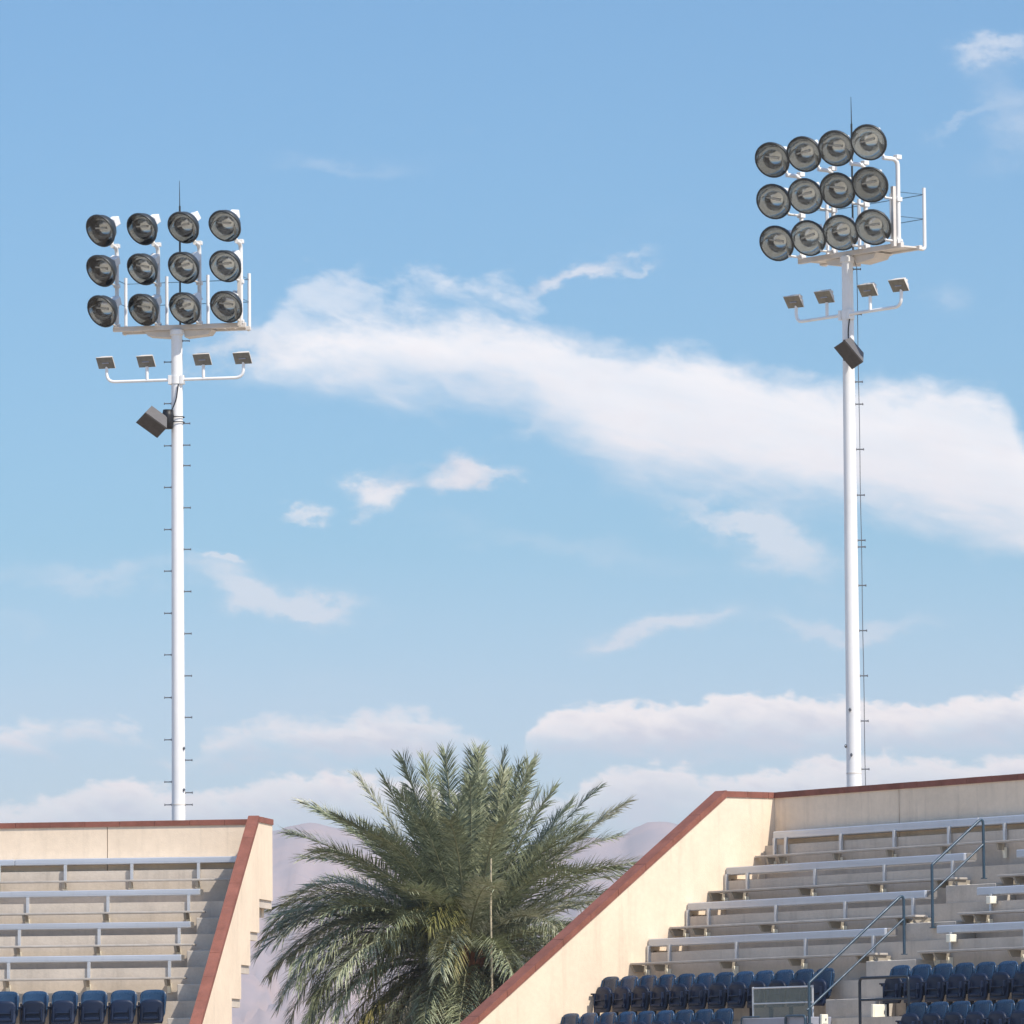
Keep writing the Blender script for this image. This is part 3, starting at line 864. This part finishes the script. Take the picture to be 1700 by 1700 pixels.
def mast(name_label, base, th, r_top, r_bot, Hplat, colsp, rowsp, aims, wrod, pegs, lampdu=.165, lampd=.43, front=-1.0, lights=None, cable=False, arm_z=None, side_label=''):
    root = empty('floodlight_mast', base, -th)
    tag(root, name_label, 'floodlight mast', 'floodlight masts behind the stands')
    ct, st = math.cos(th), math.sin(th)
    # world direction -> local
    def loc(d): d = Vector(d); return Vector((d.x * ct - d.y * st, d.x * st + d.y * ct, d.z))
    z0 = 0
    t = MB()
    n = 14
    for i in range(n): pass
    t.tube([(0, 0, Hplat * i / n) for i in range(n + 1)], r_bot, 28, r1=r_top)
    t.tube([(0, 0, Hplat - .10), (0, 0, Hplat - .02)], r_top + .025, 24)
    t.build('pole', M['white'], root)
    t = MB(); zj = jz[side_label]; rj = r_bot + (r_top - r_bot) * zj / Hplat
    t.tube([(0, 0, zj - .012), (0, 0, zj + .012)], rj + .004, 28, cap=True); t.build('slip_joint', M['offwhite'], root)
    for bx, by in bolts_px[side_label]:
        q_ = at(bx, by, base[1] - .16); rr = r_bot + (r_top - r_bot) * q_.z / Hplat
        dx = max(-.97, min(.97, (q_.x - base[0]) / rr))
        dw = Vector((dx, -math.sqrt(1 - dx * dx), 0)); p_ = Vector((dw.x * rr, dw.y * rr, 0))
        lp_ = Vector((p_.x * ct - p_.y * st, p_.x * st + p_.y * ct, q_.z)); ld = Vector((dw.x * ct - dw.y * st, dw.x * st + dw.y * ct, 0))
        t = MB(); t.tube([lp_ - ld * .01, lp_ + ld * .03], .020, 8); t.tube([lp_ + ld * .015 + Vector((0, 0, -.03)), lp_ + ld * .015 + Vector((0, 0, .03))], .010, 6)
        t.build('bolt', M['steel'], root)
    hw = colsp * 1.5
    ox = .03
    # platform behind the lamp frame
    t = MB()
    t.box(-hw - .07 + ox, hw + .09 + ox, .0, .07, 0, .085, bev=.006)
    t.box(-hw - .02 + ox, hw + .06 + ox, .43, .50, 0, .07, bev=.006)
    pf = t.build('platform', M['offwhite'], root, (0, 0, Hplat))
    t = MB()
    for i in range(12):
        a = -hw + ox + i * (2 * hw) / 12
        t.box(a + .01, a + 2 * hw / 12 - .01, .072, .428, .03, .055)
    t.build('grating', M['offwhite'], pf)
    t = MB()
    for sx in (-1, 1): t.prism([(sx * .1, 0), (sx * .62, -.005), (sx * .55, -.09), (sx * .12, -.13)], .08, .40, 'y')
    t.build('gusset', M['offwhite'], pf)
    if lampproto[0] is None: lampproto[0] = make_lamp()
    for c in range(4):
        u = ox + (c - 1.5) * colsp
        topz = Hplat + rowsp * 2 + .20
        t = MB(); t.tube(bend([(u, .035, Hplat + .06), (u, .035, topz - .13), (u, -.28, topz - .13)], .13), .036, 10)
        t.build('upright', M['white'], root)
        t = MB(); t.box(u - .05, u + .05, -.02, .09, Hplat + .085, Hplat + .11, bev=.004); t.prism([(-.02, .10), (.10, .10), (.03, .32)], u - .01, u + .01, 'x', Matrix.Translation((0, 0, Hplat)))
        t.build('foot_plate', M['white'], root)
        # guard posts and their feet
        t = MB(); t.tube(bend([(u, .48, Hplat + .02), (u, .60, Hplat + .02), (u, .60, Hplat + 1.03)], .12), .030, 8); t.build('guard_post', M['white'], root)
        for rr in range(3):
            first = not lampused
            L0 = lampproto[0] if first else copy_tree(lampproto[0])
            lampused.append(1)
            L0.parent = root
            zc = Hplat + .33 + rr * rowsp
            d = loc(aims(c, rr)).normalized()
            p = Vector((u - lampdu, -lampd + (.075, .02, 0)[rr], zc))
            L0.matrix_parent_inverse = Matrix.Identity(4)
            L0.matrix_basis = aim_matrix(p, d) @ Matrix.Rotation(lrand.uniform(-.3, .3), 4, 'Z')
            # arm and yoke from the upright to the lamp
            back = p - d * .38
            y = MB()
            if rr < 2: y.tube([(u, .035, zc - .22), (u - .02, -.22, zc - .22), back + Vector((0, 0, -.12))], .024, 8)
            else: y.tube([(u, -.26, topz - .13), back], .024, 8)
            y.box(u - .05, u + .05, -.02, .085, zc - .26, zc - .19, bev=.005)
            y.build('lamp_arm', M['white'], root)
    for zz in (.92, .52):
        t = MB()
        a = ox - hw; b = ox + hw
        t.tube([(a, .04, Hplat + zz), (a, .60, Hplat + zz), (b, .60, Hplat + zz), (b, .04, Hplat + zz)], .007, 5)
        t.build('guard_wire', M['wire'], root)
    t = MB(); t.box(hw + ox - .03, hw + ox + .03, -.10, -.04, Hplat + .02, Hplat + 1.0); t.build('guard_stanchion', M['offwhite'], root)
    # lightning rod
    rz_ = wrod
    t = MB(); t.tube([(.035, .10, Hplat), (.035, .10, rz_ - .45)], .017, 8); t.tube([(.035, .10, rz_ - .5), (.03, .10, rz_)], .010, 6, r1=.004)
    t.build('lightning_rod', M['dark'], root)
    # crossarm with four small floodlights
    az = arm_z
    t = MB()
    rp_ = r_top + .012
    lp = lights
    t.tube(bend([(lp[0], -.06, az + .32), (lp[0], -.06, az), (-rp_, -.06, az + .0)], .18, 7), .027, 10)
    t.tube(bend([(lp[3], -.06, az + .32), (lp[3], -.06, az), (rp_, -.06, az + .0)], .18, 7), .027, 10)
    t.build('crossarm', M['white'], root)
    t = MB(); t.tube([(0, 0, az - .07), (0, 0, az + .07)], rp_ + .004, 24); 
    for sx in (-1, 1): t.box(sx * rp_ - .03, sx * rp_ + .03, -.10, .03, az - .08, az + .08, bev=.005)
    t.build('clamp', M['white'], root)
    for i, u in enumerate(lp):
        if i in (1, 2):
            t = MB(); t.tube([(u, -.06, az + .02), (u, -.06, az + .25)], .028, 8); t.build('stub', M['white'], root)
        lroot = empty('area_light', (0, 0, 0)); lroot.parent = root
        d = loc((-.30, -.80, -.62) if side_label == 'left' else (-.50, -.62, -.62)); d.normalize()
        lroot.matrix_basis = aim_matrix(Vector((u, -.10, az + .35)) + d * .02, d) @ Matrix.Scale(.9, 4)
        q = MB()
        q.add([(-.17, -.12, 0), (.17, -.12, 0), (.17, .12, 0), (-.17, .12, 0), (-.11, -.075, -.13), (.11, -.075, -.13), (.11, .075, -.13), (-.11, .075, -.13)],
              [(0, 1, 5, 4), (1, 2, 6, 5), (2, 3, 7, 6), (3, 0, 4, 7), (4, 5, 6, 7)])
        q.box(-.178, .178, -.128, .128, -.006, .012)
        q.box(-.10, .10, -.02, .02, -.17, -.12)
        q.build('light_housing', M['offwhite'], lroot)
        q = MB(); q.box(-.172, .172, -.122, .122, .0125, .018); q.build('front_glass', M['floodface'], lroot)
        q = MB(); q.tube([(-.07, 0, .022), (.07, 0, .022)], .012, 6); q.build('lamp_tube', M['greytop'], lroot)
    # pegs
    for (z, sgn) in pegs:
        rr = r_bot + (r_top - r_bot) * z / Hplat
        inst(PEG, 'step_peg', root, (sgn * rr * .98 * math.cos(th), sgn * rr * .98 * math.sin(th), z), (0, 0, th + (0 if sgn > 0 else math.pi)))
    if cable:
        t = MB()
        t.tube([(.03, .10, Hplat)] + [(.125 * math.cos(.93) + (r_bot - r_top) * math.cos(.93) * (1 - z / Hplat) + .02 + .004 * math.sin(z * 3), .125 * math.sin(.93) + (r_bot - r_top) * math.sin(.93) * (1 - z / Hplat) + .02, z) for z in [Hplat - .2 - i * .5 for i in range(int((Hplat - 1) / .5))]], .0065, 5)
        t.build('ground_cable', M['steel'], root)
    return root
lampused = []
lrand = random.Random(4)
# heights from the photo, at each mast's distance
bolts_px = {'left': [(304, 1242), (304, 1311)], 'right': [(1412, 1178), (1414, 1253), (1400, 1238)]}
YM = {'left': 115.5, 'right': 107.0}
def zat(side, px, py): return at(px, py, YM[side]).z
jz = {'left': zat('left', 295, 1336), 'right': zat('right', 1418, 1284)}
bl = at(296.5, 1350, YM['left']); br = at(1418, 1300, YM['right'])
pl = [(zat('left', 300, y), 1) for y in (566, 703, 739, 773, 843, 912, 982, 1052, 1122, 1191, 1262, 1316, 1336)]
pl += [(zat('left', 290, y), -1) for y in (601, 670, 740, 809, 879, 948, 1018, 1087, 1158, 1228, 1298, 1336)]
pr = [(zat('right', 1415, y), 1) for y in (447, 522, 596, 634, 671, 746, 822, 897, 908, 972, 1047, 1122, 1197, 1277)]
def aimL(c, r): return (-.54 + .062 * c + .01 * math.sin(c * 5 + r * 3), -.70, -.50 + .02 * math.sin(r * 4 + c))
def aimR(c, r): return (-.43 + .04 * c + .02 * math.sin(c * 3 + r * 7), -.80, -.42 + .02 * math.sin(r * 5 + c * 2))
mL = mast('tall white mast behind the left stand, lamps in four upright columns', (bl.x, bl.y, 0), .22, .098, .150, zat('left', 294, 547), .757, .712, aimL,
          zat('left', 296, 299), pl, lights=[-1.27, -.53, .50, 1.23], arm_z=zat('left', 294, 631), side_label='left', lampd=.42)
mR = mast('tall white mast behind the right stand, lamp frame turned and seen obliquely', (br.x, br.y, 0), .90, .092, .165, zat('right', 1409, 425), .80, .692, aimR,
          zat('right', 1423, 160), pr, lights=[-1.22, -.45, .62, 1.38], arm_z=zat('right', 1409, 523), cable=True, side_label='right', lampd=.44)
# loudspeakers
def speaker(mst, th, off, d, roll, z, label, size=(.33, .30, .52)):
    root = empty('loudspeaker', (mst.location.x + off[0] * .5, mst.location.y + off[1] * .5, z), 0)
    tag(root, label, 'loudspeaker', 'loudspeakers clamped to the masts')
    d = Vector(d).normalized()
    m_ = aim_matrix(Vector((off[0] * .55, off[1] * .55, -.12)), d) @ Matrix.Rotation(roll, 4, 'Z')
    wx, dz, hy = size
    q = MB()
    a, b = wx / 2, hy / 2
    q.add([(-a, -b, 0), (a, -b, 0), (a, b, 0), (-a, b, 0), (-a * .72, -b * .62, -dz), (a * .72, -b * .62, -dz), (a * .72, b * .8, -dz), (-a * .72, b * .8, -dz)],
          [(0, 1, 2, 3), (0, 4, 5, 1), (1, 5, 6, 2), (2, 6, 7, 3), (3, 7, 4, 0), (7, 6, 5, 4)])
    o = q.build('speaker_cabinet', M['cab'], root); o.matrix_basis = m_
    q = MB(); q.box(-a + .012, a - .012, -b + .012, b - .012, .001, .014, bev=.004)
    o = q.build('grille', M['grille'], root); o.matrix_basis = m_
    q = MB()
    ct = Vector((-off[0] * .5, -off[1] * .5, 0))
    s0 = Vector((off[0] * .55, off[1] * .55, -.12)) - d * (dz + .02)
    q.tube([s0, Vector((off[0] * .12, off[1] * .12, .0)), Vector((0, 0, .0)) + ct * .45], .045, 8)
    T = Matrix.Translation(ct * .25)
    q.lathe([(.0, -.17), (.085, -.17), (.10, -.06), (.105, .06), (.085, .17), (0, .17)], 12, T)
    q.box(-.09, .09, -.07, .07, -.05, .09, T, bev=.02)
    q.build('mount', M['black'], root)
    q = MB()
    for zz in (-.045, .045):
        T = Matrix.Translation((ct.x, ct.y, zz))
        q.lathe([(.128, -.008), (.134, -.008), (.134, .008), (.128, .008)], 24, T)
    q.build('strap', M['black'], root)
    q = MB(); q.tube(bend([(ct.x + .03, ct.y - .13, .62), (ct.x - .01, ct.y - .135, .32), (ct.x * .5, ct.y * .5 - .1, .12)], .2), .012, 6)
    q.build('cable', M['black'], root)
    return root
speaker(mL, .22, (-.42, -.26), (-.34, -.60, -.70), .62, zat('left', 290, 697), 'grey loudspeaker clamped to the left of the left-hand mast below its crossarm', (.37, .26, .47))
speaker(mR, .90, (-.03, -.58), (-.50, -.68, -.58), .42, zat('right', 1410, 584), 'brown-grey loudspeaker hanging in front of the right-hand mast', (.29, .20, .47))
# ---------------------------------------------------------------- date palm
PY = 124.0
heart = at(775, 1588, PY)
rp2 = random.Random(21)
palm = empty('palm_tree', (heart.x, heart.y, 0))
tag(palm, 'big date palm with grey-green arching fronds in the gap between the stands', 'palm tree')
hz = heart.z
t = MB()
prof = []
nn = 60
vs = []; fs = []; seg = 20
for i in range(nn + 1):
    z = (hz - .35) * i / nn
    for k in range(seg):
        a = 2 * math.pi * k / seg
        r = .30 + .05 * math.exp(-z) + (.13 * max(0, (z - hz + 2.2) / 2.2)) + .035 * (((i * .5 + k * .35) % 1.0)) 
        vs.append((r * math.cos(a), r * math.sin(a), z))
for i in range(nn):
    for k in range(seg):
        fs.append((i * seg + k, i * seg + (k + 1) % seg, (i + 1) * seg + (k + 1) % seg, (i + 1) * seg + k))
t.add(vs, fs, False); t.build('trunk', M['trunk'], palm)
t = MB()
for i in range(150):                       # cut leaf bases in a spiral
    a = i * 2.399; z = hz - 2.4 + 2.4 * i / 150
    b = Vector((math.cos(a), math.sin(a), 0)); r0 = .36 + .08 * (i / 150)
    p = b * r0 + Vector((0, 0, z)); tip = p + b * rp2.uniform(.15, .34) + Vector((0, 0, rp2.uniform(.22, .42)))
    s = Vector((-b.y, b.x, 0)) * .07
    t.add([p - s, p + s, tip + s * .5, tip - s * .5, p - b * .1 + Vector((0, 0, -.1))], [(0, 1, 2, 3), (0, 4, 1), (0, 3, 4), (1, 4, 2)])
t.build('leaf_bases', M['boot'], palm)
bufs = {'leaf': MB(), 'leafy': MB(), 'leafd': MB()}; rb = MB()
def frond(az, e0, L_, droop, kind, rnd, twist=0.0, dens=1.0):
    # az: direction round the trunk (0 = +x), e0: starting elevation, droop: bending towards the ground
    mb = bufs[kind]
    n = 26
    ds = L_ / n
    e_ = e0
    b = Vector((math.cos(az), math.sin(az), 0)); side0 = Vector((-b.y, b.x, 0))
    p = b * .18 + Vector((0, 0, hz + .25 * math.sin(e0) - .1))
    pts = [p.copy()]; dirs = []
    sw = rnd.uniform(-.22, .22)
    for i in range(n):
        t = (i + .5) / n
        e_ -= droop * ds * (.35 + 1.5 * t) * max(.15, math.cos(e_))
        bb = (b + side0 * sw * t).normalized()
        d = bb * math.cos(e_) + Vector((0, 0, math.sin(e_)))
        dirs.append(d); p = p + d * ds; pts.append(p.copy())
    dirs.append(dirs[-1])
    rb.tube(pts[::2], .030, 4, cap=False, r1=.006)
    if mb.tone is None: mb.tone = []
    ft = rnd.random()
    m_ = int(L_ / .021 * dens)
    tw0 = twist + rnd.uniform(-.35, .35)
    for i in range(m_):
        t = .13 + .87 * (i + rnd.uniform(-.3, .3)) / m_
        t = min(.998, max(.1, t))
        f = t * n; j = int(f); j = min(j, n - 1); fr_ = f - j
        q = pts[j].lerp(pts[j + 1], fr_)
        d = dirs[j]
        s = d.cross(Vector((0, 0, 1)))
        if s.length < .05: s = side0.copy()
        s.normalize(); upv = s.cross(d).normalized()
        ct_, st_ = math.cos(tw0 * t), math.sin(tw0 * t)
        s, upv = s * ct_ + upv * st_, upv * ct_ - s * st_
        ll = (.26 + .25 * math.sin(math.pi * min(1, t * .80 + .14)) ** .7) * rnd.uniform(.8, 1.15)
        for sg in (-1, 1):
            ang = math.radians(rnd.uniform(42, 56) - 20 * max(0, t - .8) * 5)   # away from the midrib
            vv = rnd.choice((.10, .35, .55, .75, -.2)) + rnd.uniform(-.10, .10)        # leaflets stand at several angles
            dd = (d * math.cos(ang) + (s * sg * math.cos(vv) + upv * math.sin(vv)) * math.sin(ang)).normalized()
            dr = Vector((0, 0, -1)) * rnd.uniform(.02, (.18 if e0 > .5 else .55) if kind == 'leaf' else .65)
            wv = dd.cross(upv + s * sg * .5)
            if wv.length < .05: wv = dd.cross(s)
            wv = wv.normalized() * .0112 * rnd.uniform(.7, 1.25)
            m1 = q + dd * ll * .5; e1 = q + dd * ll + dr * ll
            mb.add([q - wv * .7, q + wv * .7, m1 + wv, m1 - wv, e1], [(0, 1, 2, 3), (3, 2, 4)], True); tn = ft + rnd.uniform(-.18, .18); mb.tone += [tn, tn]
def img_dir(tx, ty):                      # azimuth in the picture plane -> elevation for a frond that reaches that way
    return math.atan2(-(ty - 1575), tx - 775)
# fronds that make the outline, as angle in the picture and length
for (tx, ty, droop, dy) in [(602, 1258, .10, .3), (640, 1275, .12, -.5), (672, 1238, .10, -.3), (705, 1232, .06, .4), (745, 1228, .05, -.3), (770, 1225, .05, .3), (800, 1228, .05, -.4),
                        (835, 1228, .06, .2), (862, 1240, .07, .5), (893, 1242, .08, -.2), (888, 1250, .08, -.5), (988, 1278, .12, -.2), (1008, 1318, .13, .15), (1062, 1380, .22, -.3),
                        (520, 1350, .18, -.1), (480, 1430, .26, .2), (545, 1300, .16, .5), (490, 1450, .25, -.5), (440, 1460, .34, -.2), (1055, 1430, .3, -.6), (1040, 1450, .32, .4),
                        (985, 1400, .28, -.9), (940, 1380, .2, -.8), (560, 1380, .26, -.8), (620, 1340, .18, -1.0), (930, 1330, .12, .6),
                        (428, 1530, .42, .3), (420, 1585, .5, -.3), (410, 1640, .55, .2), (418, 1690, .6, -.5), (455, 1560, .5, -.7), (470, 1650, .6, .7), (500, 1480, .38, .8), (520, 1560, .5, -1.0), (440, 1470, .4, .1), (455, 1432, .32, .6), (448, 1500, .42, -.3), (478, 1540, .45, .1), (520, 1430, .3, .9), (500, 1620, .6, -.2), (540, 1680, .7, .4), (560, 1460, .3, -1.1), (600, 1560, .6, -1.15)]:
    th0 = img_dir(tx, ty)
    Lr = math.hypot(tx - 775, ty - 1575) / (F / PY) * (.90 if ty < 1300 else 1.0)
    e0 = math.asin(max(-1, min(1, math.sin(th0) * math.cos(dy * .55))))
    hx = math.cos(th0)
    az = math.atan2(math.sin(dy * .55) * 1.0, hx) if abs(hx) > .02 else math.atan2(dy, .05)
    frond(az, min(e0 + droop * (.75 if droop < .4 else 1.15), 1.54), Lr / max(.75, math.cos(dy * .55)) * 1.02, droop, 'leaf', rp2)
for i in range(112):
    a = i * 2.39996 + .3
    q = i / 112
    e0 = math.radians(84 - 112 * q + rp2.uniform(-8, 8))
    droop = .10 + .34 * q + rp2.uniform(-.04, .08)
    L_ = rp2.uniform(3.3, 4.0) * (.86 if e0 > 1.0 else 1)
    kind = 'leaf'
    if q > .62 and rp2.random() < .20: kind = 'leafd'
    elif q > .72 and rp2.random() < .34: kind = 'leafy'
    frond(a, e0, L_, droop, kind, rp2, dens=.9)
for i in range(30):                        # old hanging skirt
    a = i * 2.39996 * 1.1
    if abs(((a + math.pi / 2 + math.pi) % (2 * math.pi)) - math.pi) < .42: continue
    frond(a, math.radians(rp2.uniform(-35, -8)), rp2.uniform(2.6, 3.4), .55, rp2.choice(['leaf', 'leafd', 'leafy', 'leafd', 'leaf']), rp2, dens=.8)
for az_, e0_, L_ in ((200, -12, 3.0), (214, -22, 3.1), (228, -15, 3.3), (242, -30, 2.9), (190, -28, 3.2), (300, -38, 2.4), (320, -20, 2.8), (252, -42, 2.7), (236, -45, 2.9)):
    frond(math.radians(az_), math.radians(e0_), L_, .42, rp2.choice(['leafy', 'leafd']), rp2, dens=.8)
# small pale young leaves hanging left of the heart
for i in range(9):
    frond(math.radians(rp2.uniform(200, 262)), math.radians(rp2.uniform(30, 66)), rp2.uniform(1.7, 2.5), .95, 'leafy', rp2, dens=.9)
bufs['leaf'].build('crown', M['leaf'], palm)
bufs['leafy'].build('yellow_fronds', M['leafy'], palm)
bufs['leafd'].build('dry_fronds', M['leafd'], palm)
rb.build('midribs', M['rachis'], palm)
t = MB(); a_ = at(815, 1425, PY - 1.6) - Vector((heart.x, heart.y, 0)); b_ = at(817, 1650, PY - 1.6) - Vector((heart.x, heart.y, 0))
t.tube([a_, a_.lerp(b_, .4) + Vector((-.012, 0, 0)), b_], .017, 6, r1=.024)
t.tube([b_, Vector((.3, -.3, hz - 1.0))], .024, 6)
t.build('dry_stalk', M['stalk'], palm)
# ---------------------------------------------------------------- air
hm = bpy.data.materials.new('haze air'); hm.use_nodes = True
for n in list(hm.node_tree.nodes): hm.node_tree.nodes.remove(n)
o_ = hm.node_tree.nodes.new('ShaderNodeOutputMaterial'); pv = hm.node_tree.nodes.new('ShaderNodeVolumePrincipled')
pv.inputs['Color'].default_value = (.90, .92, .96, 1); pv.inputs['Density'].default_value = 1.8e-4; pv.inputs['Anisotropy'].default_value = 0.1
hm.node_tree.links.new(pv.outputs[0], o_.inputs['Volume'])
g = MB(); g.box(-9100, 9100, -2600, 9100, -1, 262)
tag(g.build('haze', hm), kind='stuff')
